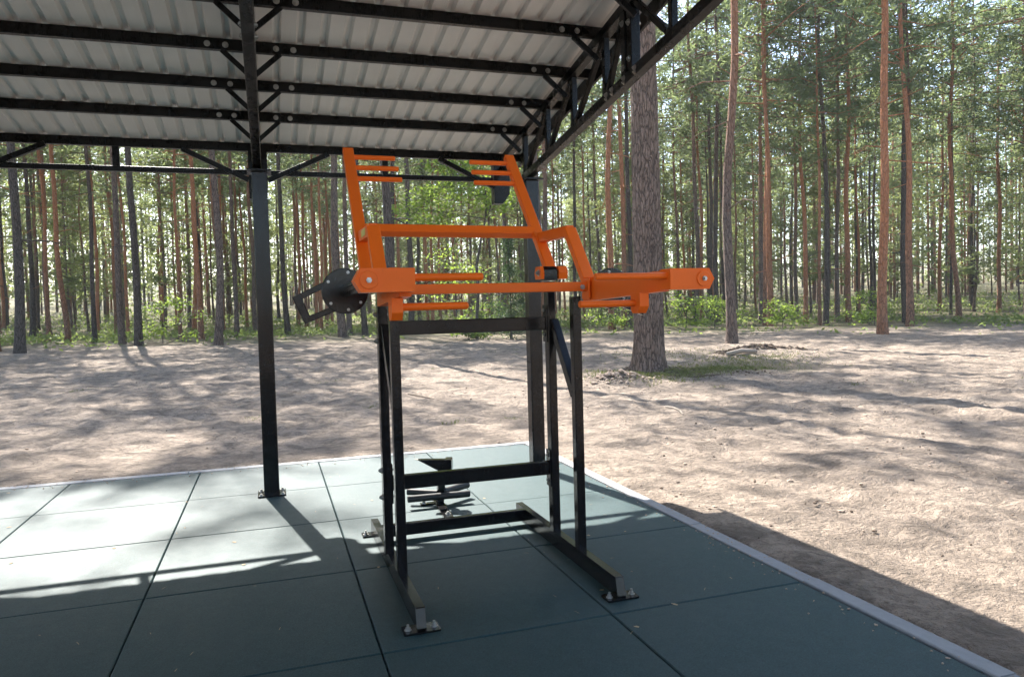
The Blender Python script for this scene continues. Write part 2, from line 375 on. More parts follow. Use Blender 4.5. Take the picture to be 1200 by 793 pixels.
for tx in TX:
    tr = empty('truss'); tr.parent = sh
    b = MB(); b.beam((tx, 3.75, ztop(3.75)-.066), (tx, -4.85, ztop(-4.85)-.066), .06, .06); b.build('top_chord', M['truss'], tr)
    b = MB(); b.beam((tx, 3.02, zbot(3.02)), (tx, -4.85, zbot(-4.85)), .06, .06); bc = b.build('bottom_chord', M['truss'], tr)
    VY = [2.99, 2.46, 1.945, 1.42, None, .60, .06, -.47, -1.0, -1.53, -2.07, -2.61, -3.15, -3.68, -4.2, -4.78]
    for y in VY:
        b = MB()
        if y is None:      # bolted splice: two posts back to back
            for yy in (1.125, 1.045): b.beam((tx, yy, zbot(yy)+.03), (tx, yy, ztop(yy)-.096), .06, .055)
            v = b.build('splice_post', M['truss'], tr)
            for yy, zz in ((1.045, .09), (1.045, .30), (1.125, .07), (1.125, .33)):
                bolt(v, (tx-.03, yy, zbot(yy)+zz), (-1, 0, 0), .013); bolt(v, (tx+.03, yy, zbot(yy)+zz), (1, 0, 0), .013)
        else:
            b.beam((tx, y, zbot(y)+.03), (tx, y, ztop(y)-.096), .04, .04); b.build('web_post', M['truss'], tr)
    if tx > 0:
        for yy in (1.36, 1.28, 1.12, .98):
            bolt(bc, (tx-.03, yy, zbot(yy)+.008), (-1, 0, 0), .012); bolt(bc, (tx-.03, yy, zbot(yy)-.018), (-1, -.2, 0), .008)
    dg = [(2.96, 2.49), (2.43, 1.975), (1.915, 1.45), (1.39, 1.165)]+[(.63, 1.0), (.09, .57), (-.44, .03), (-.97, -.50), (-1.5, -1.03), (-2.04, -1.56), (-2.58, -2.10), (-3.12, -2.64), (-3.65, -3.18), (-4.17, -3.71), (-4.72, -4.23)]
    for a, c in dg:        # (foot, head)
        b = MB(); b.beam((tx, a, zbot(a)+.035), (tx, c, ztop(c)-.10), .034, .034, .003, (1, 0, 0)); b.build('web_brace', M['truss'], tr)
    b = MB(); b.beam((tx, 3.04, zbot(3.04)-.01), (tx, 3.70, ztop(3.70)-.10), .036, .036, .003, (1, 0, 0)); b.build('web_brace', M['truss'], tr)
    for y in PY[1:16]:
        for s in (-1, 1):
            if tx > 1 and s > 0: continue
            b = MB(); b.beam((tx+s*.17, y-.002, ztop(y)-.034), (tx+s*.018, y-.04, ztop(y)-.185), .032, .032, .003); b.build('knee_brace', M['truss'], sh)
    b = MB(); b.prism([(tx-.075, 3.66, 2.33), (tx+.005, 3.66, 2.33), (tx+.075, 3.66, 2.42), (tx+.075, 3.66, ztop(3.7)-.036), (tx-.075, 3.66, ztop(3.7)-.036)], (0, .10, 0)); b.build('eave_bracket', M['truss'], sh)
    for py in (2.93, -4.3):
        zt = zbot(py)-.034; px = tx+.013
        b = MB(); b.beam((px, py, .0125), (px, py, zt-.012), .11, .11, .008); po = b.build('post', M['black'], sh)
        b = MB(); b.box((px, py, zt-.006), .17, .20, .0118); b.build('cap_plate', M['truss'], po)
        b = MB(); b.box((px, py, .0065), .20, .20, .012); b.build('base_plate', M['black'], po)
        for sx in (-1, 1):
            for sy in (-1, 1): bolt(po, (px+sx*.077, py+sy*.077, .0125), (0, 0, 1), .011)
for k in range(3):         # bracing frame below the eave beam
    xa, xb = TX[k+1], TX[k]; z0 = 2.556; z1 = ztop(3.72)-.036
    b = MB(); b.beam((xa+.078, 3.72, z0), (xb-.078, 3.72, z0), .04, .042, .003); b.build('eave_chord', M['truss'], sh)
    b = MB(); b.beam(((xa+xb)/2, 3.72, z0+.021), ((xa+xb)/2, 3.72, z1), .05, .04, .003); b.build('eave_post', M['truss'], sh)
    for a, s in ((xa, 1), (xb, -1)):
        b = MB(); b.beam((a+s*.585, 3.70, z1), (a+s*.078, 3.70, 2.49), .044, .04, .003); b.build('eave_brace', M['truss'], sh)

# ------------------------------------------------------------------ exercise machine
mc = tag(empty('exercise_machine', (.65, .85, 0)), 'outdoor lever exercise machine with orange handle frame on a black steel stand', 'exercise machine')
bpy.context.view_layer.update()
def mpart(b, name, mat, parent=None):
    o = b.build(name, mat, parent or mc)
    if not parent: o.matrix_parent_inverse = Matrix.Translation((-.65, -.85, 0))
    return o
XL, XR = .185, 1.117; FE = .158
for X in (XL, XR):
    b = MB(); b.prism([(X-.021, .135, .0102), (X-.021, 1.60, .0102), (X-.021, 1.60, .096), (X-.021, FE, .096)], (.042, 0, 0)); ft = mpart(b, 'base_beam', M['black'])
    bv = ft.modifiers.new('bevel', 'BEVEL'); bv.width = .004; bv.segments = 2
    for yy, sx in ((.155, 0), (1.585, 0)):
        b = MB(); b.box((X, yy, .0055), .155, .085, .009, 0, .004); pl = b.build('mounting_plate', M['black'], ft)
        for s in (-1, 1):
            q = MB(); p = Vector((X+s*.056, yy-.004, .0105)); q.cyl(p, p+Vector((0,0,.002)), .0155, n=18); q.cyl(p+Vector((0,0,.002)), p+Vector((0,0,.012)), .0105, n=6); q.cyl(p+Vector((0,0,.012)), p+Vector((0,0,.024)), .0055, n=10)
            q.build('anchor_bolt', M['steel'], ft)
    b = MB(); b.beam((X, .60, .0965), (X, .60, 1.40), .045, .052, .004); mpart(b, 'front_leg', M['black'])
    b = MB(); b.beam((X-.012, .93, .0965), (X-.012, .93, 1.49), .045, .062, .004); rl = mpart(b, 'rear_leg', M['black'])
    s = -1 if X > .6 else 1
    for zz in (.385, .525, 1.20, 1.335): bolt(rl, (X-.012+.0225*s, .945, zz), (s, 0, 0), .011); bolt(rl, (X-.012-.0225*s, .945, zz), (-s, 0, 0), .011)
    b = MB(); b.beam((X, .905, 1.27), (X, .622, .895), .052, .042, .003, (1, 0, 0)); mpart(b, 'diagonal_brace', M['black'])
for name, y, z, h in (('top_crossbar', .94, 1.262, .074), ('middle_crossbar', .94, .456, .074), ('bottom_crossbar', 1.43, .062, .07)):
    a, c = (XL+.0225, XR-.0225)
    if y < 1.2: a -= .012; c -= .012
    b = MB(); b.beam((a, y, z), (c, y, z), .042, h, .004); cb = mpart(b, name, M['black'])
    if y < 1.2:
        for xx in (a, c):
            b = MB(); b.box((xx+(.004 if xx < .6 else -.004), y-.002, z), .007, .06, h+.13, 0, .002); b.build('flange', M['black'], cb)
# orange lever frame
LX, RX = .112, 1.128
lev = mpart(MB().beam((LX+.03, .425, 1.445), (RX-.022, .425, 1.445), .04, .045, .004), 'front_crossbar', M['orange'])
mpart(MB().beam((LX+.022, 1.165, 1.795), (RX-.022, 1.165, 1.788), .05, .052, .004, (0, .55, .83)), 'rear_crossbar', M['orange'])
for side, X, Zo in ((1, LX, .0), (-1, RX, -.004)):
    o = side         # +1: inward is +X
    top = Vector((X, 1.655, 2.325+Zo)); piv = Vector((X-.006, .935, 1.545))
    b = MB(); b.beam(piv, top, .042, .062, .005, (1, 0, 0)); up = mpart(b, 'upright', M['orange'])
    knee = Vector((X, .70, 1.742)); node = Vector((X, 1.10, 1.752))
    b = MB(); b.beam(node, knee+Vector((0, -.031, 0)), .0415, .058, .004); mpart(b, 'knee_link', M['orange'])
    b = MB(); b.beam((X, .678, 1.748), (X, .455, 1.478), .0405, .062, .004, (1, 0, 0)); mpart(b, 'drop_tube', M['orange'])
    if side > 0:
        k = NT('yellow_patch_paint'); k.pbr((.62,.55,.16), .5); M['label'] = k.m
        b = MB(); b.box((X-.0222, .875, 1.748), .002, .15, .034, 0, .0004); mpart(b, 'yellow_patch', M['label'])  # pale yellow rectangle on the outer face of the link
    # arm to the front, then an outward end box carrying the pivot
    xi = .128 if side > 0 else 1.163     # inner face at the near end
    xf = LX+.024 if side > 0 else RX-.022
    hw = .022
    far = [(xf, .47, 1.372), (xf-2*hw*o, .47, 1.372), (xf-2*hw*o, .47, 1.478), (xf, .47, 1.478)]
    near = [(xi, -.185, 1.400), (xi-2*hw*o, -.185, 1.400), (xi-2*hw*o, -.185, 1.484), (xi, -.185, 1.484)]
    b = MB(); b.add(far+near, [[0,1,2,3],[7,6,5,4]]+[[k, (k+1) % 4, 4+(k+1) % 4, 4+k] for k in range(4)]); arm = mpart(b, 'lever_arm', M['orange'])
    zc = 1.458 if side > 0 else 1.447; hh = .0425; Lb = .217 if side > 0 else .205
    xo = xi-o*Lb; ch = .024
    poly = [(xi, -.27, zc+hh), (xo+o*ch, -.27, zc+hh), (xo, -.27, zc), (xo+o*ch, -.27, zc-hh), (xi, -.27, zc-hh)]
    b = MB(); b.prism(poly, (0, .085, 0)); eb = mpart(b, 'end_box', M['orange'])
    bv = eb.modifiers.new('bevel', 'BEVEL'); bv.width = .003; bv.segments = 2
    pc = Vector((xo+o*.052, -.27, zc))
    b = MB(); b.cyl(pc+Vector((0, .001, 0)), pc+Vector((0, -.006, 0)), .032, n=32, ch=.0015); b.build('pivot_cover', M['orange'], eb)
    b = MB(); b.cyl(pc+Vector((0, -.0062, 0)), pc+Vector((0, -.013, 0)), .0105, n=6); b.cyl(pc+Vector((0, -.013, 0)), pc+Vector((0, -.020, 0)), .006, n=12); b.build('pivot_bolt', M['steel'], eb)
    # shaft and black disc behind the pivot
    dc = Vector((-.052, .44, 1.444)) if side > 0 else Vector((1.262, .48, 1.436))
    b = MB(); b.cyl((pc.x, -.183, zc), dc+Vector((0, -.012, 0)), .028, n=24); mpart(b, 'pivot_shaft', M['black'])
    b = MB(); b.cyl(dc+Vector((0, -.012, 0)), dc+Vector((0, .022, 0)), .101, n=56, ch=.003); b.cyl(dc+Vector((0, -.02, 0)), dc+Vector((0, -.0122, 0)), .042, n=32); dk = mpart(b, 'disc', M['black'])
    for a in (100, 218, 262, 320, 30):
        an = math.radians(a); bolt(dk, dc+Vector((o*-math.cos(an)*.083, -.012, math.sin(an)*.083)), (0, -1, 0), .0045)
    c1, c2, c3, c4 = [dc+Vector((-o*ax, .004, az)) for ax, az in ((.090, .028), (.205, -.028), (.165, -.122), (.052, -.078))]
    b = MB(); b.beam(c1, c2, .026, .026, .003, (0, 1, 0)); b.beam(c2+(c2-c3).normalized()*.013, c3-(c2-c3).normalized()*.013, .034, .0262, .003, (0, 1, 0)); b.beam(c3, c4, .026, .026, .003, (0, 1, 0)); b.build('loop_handle', M['black'], dk)
    # bracket below the arm with the lower handle
    bx = (xi-.012 if side > 0 else xi-.012)
    bxc = .078 if side > 0 else 1.100
    poly = [(bxc-.021, -.085, 1.398), (bxc-.021, -.166, 1.396), (bxc-.021, -.166, 1.340), (bxc-.021, -.140, 1.312), (bxc-.021, -.10, 1.312), (bxc-.021, -.085, 1.33)]
    b = MB(); b.prism(poly, (.042, 0, 0)); br = mpart(b, 'handle_bracket', M['orange']); bv = br.modifiers.new('bevel', 'BEVEL'); bv.width = .003; bv.segments = 2
    def handle(x, y, z, x2, r=.0145):
        b = MB(); b.cyl((x, y, z), (x2, y, z), r, n=20, ch=.004); mpart(b, 'handle', M['orange'])
    if side > 0:
        handle(bxc+.018, -.125, 1.362, .358); handle(xi-.01, -.225, 1.468, .392)
    else:
        handle(bxc-.018, -.118, 1.355, .828); handle(xi+.01, -.235, 1.461, .846)
    d = (top-piv).normalized()
    for t, ln in ((.065, .262), (.168, .270), (.272, .276)):
        p = top-d*t; xs = X+o*.018; b = MB(); b.cyl((xs, p.y-.004, p.z), (X+o*(ln+.012), p.y-.004, p.z), .0145, n=18, ch=.004); mpart(b, 'handle', M['orange'])
    # bearing on the rear leg
    lx = (XL if side > 0 else XR)-.012
    b = MB(); b.prism([(lx-.038, .90, 1.498), (lx-.038, .985, 1.498), (lx-.038, .985, 1.555), (lx-.038, .965, 1.575), (lx-.038, .92, 1.575), (lx-.038, .90, 1.555)], (.076, 0, 0)); bl = mpart(b, 'bearing_block', M['black'])
    ox = lx+.074
    for xx, ww in ((lx-.060, .018), (lx+.046, .05)):
        b = MB(); b.prism([(xx, .895, 1.505), (xx, .985, 1.505), (xx, .995, 1.54), (xx, .975, 1.575), (xx, .905, 1.575), (xx, .885, 1.54)], (ww, 0, 0))
        be = mpart(b, 'bearing_cheek', M['orange'])
        if xx < lx: bolt(be, (xx, .93, 1.54), (-1, 0, 0), .012)
        else: bolt(be, (xx+ww, .93, 1.54), (1, 0, 0), .012)
    xb = LX+.03 if side > 0 else RX-.024
    b = MB(); b.box((xb+o*.004, .42, 1.435), .008, .085, .10, 0, .002); fl = mpart(b, 'arm_flange', M['orange'])
    bolt(lev, (xb+o*.03, .4025, 1.442), (0, -1, 0), .008)

# ------------------------------------------------------------------ low stand behind the machine
lo = tag(empty('leg_stand', (.71, 2.15, 0)), 'low black floor stand with padded rollers behind the lever machine', 'exercise stand')
def lpart(b, name, mat, parent=None):
    o = b.build(name, mat, parent or lo)
    if not parent: o.matrix_parent_inverse = Matrix.Translation((-.71, -2.15, 0))
    return o
b = MB(); b.box((.693, 1.975, .009), .062, .50, .016, math.radians(-3), .003); bp = lpart(b, 'base_plate', M['black'])
b = MB(); b.box((.625, 2.15, .0055), .10, .055, .009, 0, .003); pl = b.build('mounting_plate', M['black'], bp)
for x, y, z in ((.60, 2.15, .010), (.69, 1.80, .017)):
    bolt(bp, (x, y, z), (0, 0, 1), .012)
b = MB(); b.beam((.712, 2.14, .0175), (.735, 2.14, .245), .05, .05, .004); lpart(b, 'stem', M['black'])
hd = MB(); hd.prism([(.565, 2.15, .318), (.775, 2.06, .318), (.775, 2.06, .245), (.70, 2.09, .240)], (.018, .05, 0)); lpart(hd, 'foot_wedge', M['black'])
b = MB(); b.beam((.752, 2.035, .283), (.785, 2.13, .283), .05, .082, .008); lpart(b, 'head_tube', M['black'])
b = MB(); b.cyl((.475, 2.085, .068), (.915, 2.085, .062), .024, n=22, ch=.005); lpart(b, 'roller', M['rubber_black'])
b = MB(); b.cyl((.735, 2.12, .085), (.945, 2.25, .088), .026, n=22, ch=.005); lpart(b, 'roller', M['rubber_black'])
b = MB(); b.cyl((.695, 2.13, .08), (.50, 2.23, .085), .018, .024, n=22, ch=.004); lpart(b, 'roller', M['rubber_black'])

# ------------------------------------------------------------------ trees
def trunk_mesh(seed, H, r, mat, sides=10, rings=16, wob=.10, stubs=14, z_stub=(2.5, 12), flare=.45, limbs=()):
    rg = random.Random(seed); b = MB(); pts = []; rad = []
    ph = [rg.uniform(0, 6.28) for _ in range(4)]
    for i in range(rings):
        t = (i/(rings-1))**1.35; z = -.25+t*(H+.25)
        pts.append((wob*(math.sin(z*.33+ph[0])+.4*math.sin(z*.9+ph[1])-math.sin(ph[0])-.4*math.sin(ph[1])), wob*(math.sin(z*.29+ph[2])+.4*math.sin(z*.8+ph[3])-math.sin(ph[2])-.4*math.sin(ph[3])), z))
        rad.append(r*((1-.72*t**.9)+flare*math.exp(-max(z, 0)/.32)))
    b.tube(pts, rad, sides)
    def at(z):
        for i in range(len(pts)-1):
            if pts[i+1][2] >= z:
                f = (z-pts[i][2])/(pts[i+1][2]-pts[i][2]); return Vector(pts[i]).lerp(Vector(pts[i+1]), f), rad[i]*(1-f)+rad[i+1]*f
        return Vector(pts[-1]), rad[-1]
    for _ in range(stubs):        # dead snags
        z = rg.uniform(*z_stub); p, rr = at(z); a = rg.uniform(0, 6.28); L = rg.choice((.15, .4, .9, 1.5))*rg.uniform(.6, 1.2)
        d = Vector((math.cos(a), math.sin(a), rg.uniform(-.35, .25))); q = p+d*(rr+L*.5)+Vector((0, 0, rg.uniform(-.08, .08))); e = p+d*(rr+L)+Vector((0, 0, rg.uniform(-.3, .1)*L))
        k = .012+.012*min(L, 1); b.tube([p, q, e], [k, k*.7, k*.3], 4)
        if L > .6:
            for _ in range(3):
                s0 = q.lerp(e, rg.random()); b.tube([s0, s0+Vector((rg.uniform(-.4, .4), rg.uniform(-.4, .4), rg.uniform(-.3, .2)))], [.007, .003], 3)
    return b.mesh('trunk', mat), at
def crown_mesh(seed, mats, z0, z1, rmax, nb, tufts, per, ln, wd, at, top_bias=.5, droop=.1, conical=False):
    rg = random.Random(seed); b = MB(); V = []; F = []; W = []
    for i in range(nb):
        t = rg.random()**(top_bias+.5) if not conical else rg.random()**1.3
        z = z0+(z1-z0)*t; p, rr = at(z); a = rg.uniform(0, 6.28)
        prof = (1-t)**.9 if conical else math.sin(math.pi*min(1, .16+.80*t))**.7
        L = max(.25, rmax*prof*rg.uniform(.5, 1.15)); rise = (-droop if conical else rg.uniform(-.05, .40)+.5*t*0)
        d = Vector((math.cos(a), math.sin(a), rise)); mid = p+d*L*.55+Vector((0, 0, rg.uniform(-.15, .1)*L)); e = p+d*L+Vector((0, 0, rg.uniform(-.1, .12)*L))
        k = .008+.011*L; b.tube([p, mid, e], [k, k*.65, k*.2], 4, 1)
        for j in range(tufts):
            u = rg.uniform(.30, 1.05) if not conical else rg.uniform(.1, 1.05)
            c = p.lerp(mid, u/.55) if u < .55 else mid.lerp(e, (u-.55)/.45)
            sp = (.16+.14*L)*(1.1-.3*u) if not conical else .05+.10*L
            c = c+Vector((rg.gauss(0, sp), rg.gauss(0, sp), rg.gauss(0, sp*.5)))
            for _ in range(per):
                dd = Vector((rg.gauss(0, 1), rg.gauss(0, 1), rg.gauss(.25, .8))).normalized(); l = ln*rg.uniform(.6, 1.3)
                sd = dd.cross(Vector((rg.gauss(0, 1), rg.gauss(0, 1), rg.gauss(0, 1)))).normalized()*wd*rg.uniform(.6, 1.2)
                o = c+Vector((rg.gauss(0, .07), rg.gauss(0, .07), rg.gauss(0, .05)))
                V.append(o); V.append(o+dd*l*.55+sd); V.append(o+dd*l); V.append(o+dd*l*.55-sd)
    n = len(V)//4
    b.add(V, [[4*i, 4*i+1, 4*i+2, 4*i+3] for i in range(n)], False, 0)
    return b.mesh('crown', mats)
def ring_off(): pass
VAR = {}
def variants(kind, n, H, r, bark_m, cz, rmax, nb, tufts, per, ln, wd, leafm, seed0, **kw):
    lst = []
    for i in range(n):
        rg = random.Random(seed0+i); hh = H*rg.uniform(.95, 1.05)
        tm, at = trunk_mesh(seed0+i, hh, r, bark_m, **{k: v for k, v in kw.items() if k in ('stubs', 'z_stub', 'wob', 'flare', 'sides')})
        cm = crown_mesh(seed0+50+i, [leafm, bark_m], cz[0]*rg.uniform(.9, 1.1), hh*cz[1], rmax*rg.uniform(.85, 1.15), nb, tufts, per, ln, wd, at, **{k: v for k, v in kw.items() if k in ('top_bias', 'droop', 'conical')})
        lst.append((tm, cm, r))
    VAR[kind] = lst
variants('grey', 3, 24, .14, M['bark_grey'], (11.0, .99), 3.4, 48, 8, 9, .36, .042, M['needle'], 100)
variants('red', 3, 23, .13, M['bark_red'], (10.0, .99), 3.1, 46, 8, 9, .36, .042, M['needle'], 200)
variants('dark', 2, 25, .15, M['bark_dark'], (12.0, .99), 3.5, 48, 8, 9, .36, .042, M['needle'], 300)
variants('young', 4, 15, .085, M['bark_grey'], (2.6, .99), 1.9, 66, 7, 9, .31, .038, M['needle_young'], 400, stubs=10, z_stub=(1, 4), top_bias=.35)
variants('spruce', 1, 3.9, .045, M['bark_dark'], (.35, .99), 1.25, 75, 8, 7, .17, .016, M['spruce'], 500, stubs=0, conical=True, droop=.12)
def tree(name, kind, x, y, diam, label, group=None, lean=(0, 0), hs=1.0, crown=True, rg=random.Random(11)):
    lst = VAR[kind]; tm, cm, r = lst[rg.randrange(len(lst))]
    e = empty(name, (x, y, terrain(x, y))); tag(e, label, 'tree', group)
    e.rotation_euler = (lean[1], lean[0], rg.uniform(0, 6.28)) if (lean[0] or lean[1]) else (rg.uniform(-.012, .012), rg.uniform(-.012, .012), rg.uniform(0, 6.28))
    k = diam/2/r
    for nm, me in (('trunk', tm), ('crown', cm)):
        o = bpy.data.objects.new(nm, me); C.objects.link(o); o.parent = e
        o.scale = (k, k, hs) if nm == 'trunk' else (max(hs, .5+.5*k), max(hs, .5+.5*k), hs)
    return e
PT = 'pine trees standing at the edge of the sand'
NEAR = [  # x, y, diameter, kind, label
(0.53, 38.66, .30, 'dark', 'dark pine trunk farthest left behind the loop handle of the black disc'),
(2.68, 30.47, .36, 'grey', 'stout grey pine trunk directly behind the black disc with the loop handle'),
(3.44, 35.15, .26, 'grey', 'grey pine trunk close behind the left orange upright of the lever machine'),
(3.84, 32.00, .26, 'dark', 'dark pine trunk seen through the orange loop above the left end box'),
(2.71, 17.46, .27, 'dark', 'thick dark pine trunk behind the left end of the orange rear crossbar'),
(7.3, 44.5, .33, 'dark', 'dark pine trunk close to the right of the thick dark one'),
(7.8, 45.3, .25, 'red', 'slim reddish pine trunk between two dark trunks behind the left orange handles'),
(7.85, 42.0, .37, 'dark', 'straight dark pine trunk just right of the ends of the upper left orange handles'),
(12.16, 36.51, .24, 'grey', 'grey pine trunk close to the left of the black steel corner post'),
(8.45, 21.24, .26, 'grey', 'grey pine added for its shade, trunk mostly hidden behind the black steel corner post'),  # added to shade the sand, trunk kept behind the post
(15.94, 40.57, .28, 'red', 'orange-barked pine trunk just right of the black steel corner post'),
(14.09, 34.21, .30, 'grey', 'grey brown pine trunk behind the right orange upright'),
(18.95, 42.01, .26, 'dark', 'slim dark pine trunk above the right orange drop tube'),
(21.68, 44.27, .24, 'grey', 'slim grey pine trunk left of the two orange trunks beside the thick pine'),
(15.66, 30.02, .32, 'red', 'orange-barked pine with dark foot, second trunk left of the thick pine'),
(16.87, 31.11, .28, 'red', 'bright orange-barked pine trunk close to the left of the thick pine'),
(17.68, 32.13, .28, 'dark', 'dark slim pine trunk touching the left edge of the thick pine'),
(27.04, 42.51, .24, 'grey', 'slim grey pine trunk right of the thick pine, first of that row'),
(24.14, 35.95, .30, 'grey', 'grey brown pine trunk above the pivot cover of the right orange end box'),
(26.79, 39.43, .26, 'red', 'reddish pine trunk between two darker ones right of the thick pine'),
(27.07, 38.87, .28, 'dark', 'dark pine trunk paired with a darker one left of the bare pine'),
(24.56, 34.25, .32, 'dark', 'darkest pine trunk between the thick pine and the bare pine near the sand edge'),
]
for x, y, d, kind, lab in NEAR:
    tree('pine_tree', kind, x, y, d, lab, PT, hs=random.uniform(1.12, 1.3) if 26 < y < 37 else random.uniform(1, 1.12))
BG = 'slim pines in the background wood'
MID = [(1.46,48.32,.20),(1.94,48.16,.24),(2.48,46.04,.22),(2.46,41.51,.20),(3.94,52.36,.20),(10.60,50.17,.20),(10.50,47.94,.24),(11.01,47.77,.24),(13.36,53.04,.20),(12.97,49.39,.20),(16.14,52.13,.20),(14.65,45.51,.20),(19.62,47.53,.22),(21.32,46.26,.18),(27.46,50.49,.20),(30.46,47.42,.20),(34.61,48.39,.18)]
taken = [(x, y) for x, y, *_ in NEAR]+[(x, y) for x, y, _ in MID]
for x, y, d in MID:
    tree('pine_tree', random.choice(('red', 'grey', 'red')), x, y, d, 'slim bare-stemmed pine of the background wood, one trunk among many alike', BG, hs=random.uniform(.85, 1.05))
rg = random.Random(5); cnt = 0
def polar(az, d): return (-.37+d*math.sin(az), -2.88+d*math.cos(az))
while cnt < 165:
    az = math.radians(rg.uniform(-30, 66)); d = rg.uniform(38, 72)
    inside = math.radians(1.2) < az < math.radians(34.5)
    if inside and d < 50: continue
    x, y = polar(az, d)
    if any((x-a)**2+(y-b)**2 < 1.7**2 for a, b in taken): continue
    taken.append((x, y)); cnt += 1
    tree('pine_tree', rg.choice(('red', 'red', 'grey', 'dark')), x, y, rg.uniform(.17, .30), 'slim bare-stemmed pine of the background wood, one trunk among many alike', BG, hs=rg.uniform(.8, 1.02))
YG = 'young pines between the tall trunks'; cnt = 0
while cnt < 74:
    az = math.radians(rg.uniform(-28, 62)); d = rg.uniform(47, 84); x, y = polar(az, d)
    if az < math.radians(16) and rg.random() < .3: continue
    if any((x-a)**2+(y-b)**2 < 1.6**2 for a, b in taken): continue
    taken.append((x, y)); cnt += 1
    tree('young_pine', 'young', x, y, rg.uniform(.12, .2), 'young pine with soft green needles low down its stem in the background wood', YG, hs=rg.uniform(.7, 1.15))
# the bare pine at the right
tree('pine_tree', 'grey', 13.03, 16.36, .31, 'tall bare pine at the right beyond the dark litter heap, nearer than the wood', None, lean=(0, 0), hs=1.05)
# trees at the sides, outside the wood's front row
for x, y, d in ((-9.5, 27, .3), (-6.2, 31, .27), (-3.4, 33.5, .25), (-12, 33, .3), (-2.0, 37, .24), (19.5, 17.0, .32), (26, 22, .3), (31, 27, .28), (23.0, 27.5, .26), (30, 19, .3), (37, 29, .3)):
    tree('pine_tree', rg.choice(('grey', 'dark', 'red')), x, y, d, 'tall pine added for shade beside the sandy clearing, away from the exercise machine', 'pines beside the clearing', hs=rg.uniform(.95, 1.1))

# pines added round the clearing, mostly out of view, to shade sand and cut fill
rg = random.Random(61)
for x, y in ((-7.2, 18.5), (-9.0, 20.5), (-2.2, 26.0), (-5.2, 28.4), (-8.2, 25.0), (-13, 19), (-14, 26), (-17, 13), (-19, 20), (-16, 5), (-20, 9), (-22, 0), (-17, -4), (-21, -9), (-14, -12), (-17, -17), (-9, -15), (-11, -20), (-4, -16), (-6, -21), (0, -18), (2, -14), (4, -20), (8, -16), (7, -22), (12, -13), (13, -19), (16, -9), (18, -14), (19, -4), (23, -8), (22, 2), (25, 6), (27, -2), (24, 11), (30, 8), (-2, -13), (4.5, -12.5), (-6, -12), (-3, -24), (3, -26), (9, -27), (-9, -26), (14, -25), (-13, -24), (6, -17), (-1.5, -21), (10, -20), (1.5, -29), (-7, -30), (-12, -14.5), (16, -13), (-15, -9), (17, -20), (6.5, -30), (-4.5, -33), (12, -32)):
    tree('pine_tree', rg.choice(('grey', 'dark', 'red')), x, y, rg.uniform(.24, .34), 'tall pine added for shade beside the sandy clearing, away from the exercise machine', 'pines beside the clearing', hs=rg.uniform(.92, 1.08))

# thick pine
BX, BY = 6.76, 10.12
big = tag(empty('pine_tree', (BX, BY, terrain(BX, BY)-.05)), 'thickest pine with deeply furrowed grey brown bark on a mossy swell of sand', 'tree')
b = MB(); n = 96; H = 24; rings = 150; rgb = random.Random(2); vs = []
for i in range(rings):
    t = (i/(rings-1))**1.5; z = -.3+t*(H+.3)
    r0 = .30*(1-.60*t)+.105*math.exp(-max(z, 0)/.28)
    for k in range(n):
        a = 2*math.pi*k/n
        fl = .075*math.exp(-max(z, 0)/.22)*(math.sin(3*a+.6)+.6*math.sin(5*a+2))
        rid = .012*noise.noise((math.cos(a)*5.5, math.sin(a)*5.5, z*1.6))+.010*noise.noise((math.cos(a)*12, math.sin(a)*12, z*4))
        rr = r0+fl+rid; vs.append((rr*math.cos(a)+.03*math.sin(z*.3)-.006*z, rr*math.sin(a), z))
b.add(vs, [[i*n+k, i*n+(k+1) % n, (i+1)*n+(k+1) % n, (i+1)*n+k] for i in range(rings-1) for k in range(n)], True)
b.build('trunk', M['bark_big'], big)
o = bpy.data.objects.new('crown', VAR['grey'][0][1]); C.objects.link(o); o.parent = big; o.scale = (1.3, 1.3, 1.02)
kn = MB(); a0 = math.radians(-62); zk = 4.02; rk = .262*.86
kn.cyl((rk*.8*math.cos(a0)-.02, rk*.8*math.sin(a0), zk), ((rk+.05)*math.cos(a0)-.02, (rk+.05)*math.sin(a0), zk+.012), .045, .024, n=9); kn.build('knot', M['debris'], big)

# broad-leaved sapling with a crooked dark stem
def broadleaf(name, x, y, pts, rads, clusters, nl, ls, label, cat='tree', seed=1, leafm=None, spread=.32):
    rg = random.Random(seed); e = tag(empty(name, (x, y, terrain(x, y))), label, cat)
    b = MB(); b.tube(pts, rads, 8)
    tp = [Vector(p) for p in pts]
    for c in clusters:
        c = Vector(c); q = min(tp, key=lambda p: (p-c).length+max(0, p.z-c.z)*1.5)
        mid = q.lerp(c, .5)+Vector((0, 0, rg.uniform(-.1, .15))); b.tube([q, mid, c], [.022, .014, .005], 5)
        tp.append(mid)
        for _ in range(2): b.tube([mid, c+Vector((rg.gauss(0, .3), rg.gauss(0, .3), rg.gauss(0, .15)))], [.009, .003], 4)
    b.build('trunk' if cat == 'tree' else 'stem', M['bark_decid'], e)
    V = []
    for c in clusters:
        for _ in range(nl):
            o = Vector(c)+Vector((rg.gauss(0, spread), rg.gauss(0, spread), rg.gauss(0, spread*.48)))
            d = Vector((rg.gauss(0, 1), rg.gauss(0, 1), rg.gauss(-.3, .5))).normalized(); s = d.cross(Vector((rg.gauss(0, .5), rg.gauss(0, .5), 1))).normalized()
            l = ls*rg.uniform(.6, 1.25); wv = s*l*.38; up = s.cross(d)*l*.1
            V += [o, o+d*l*.35+wv+up, o+d*l, o+d*l*.35-wv+up]
    lb = MB(); lb.add(V, [[4*i, 4*i+1, 4*i+2, 4*i+3] for i in range(len(V)//4)])
    lb.build('crown' if cat == 'tree' else 'foliage', leafm or M['leaf'], e)
    return e
cl = []
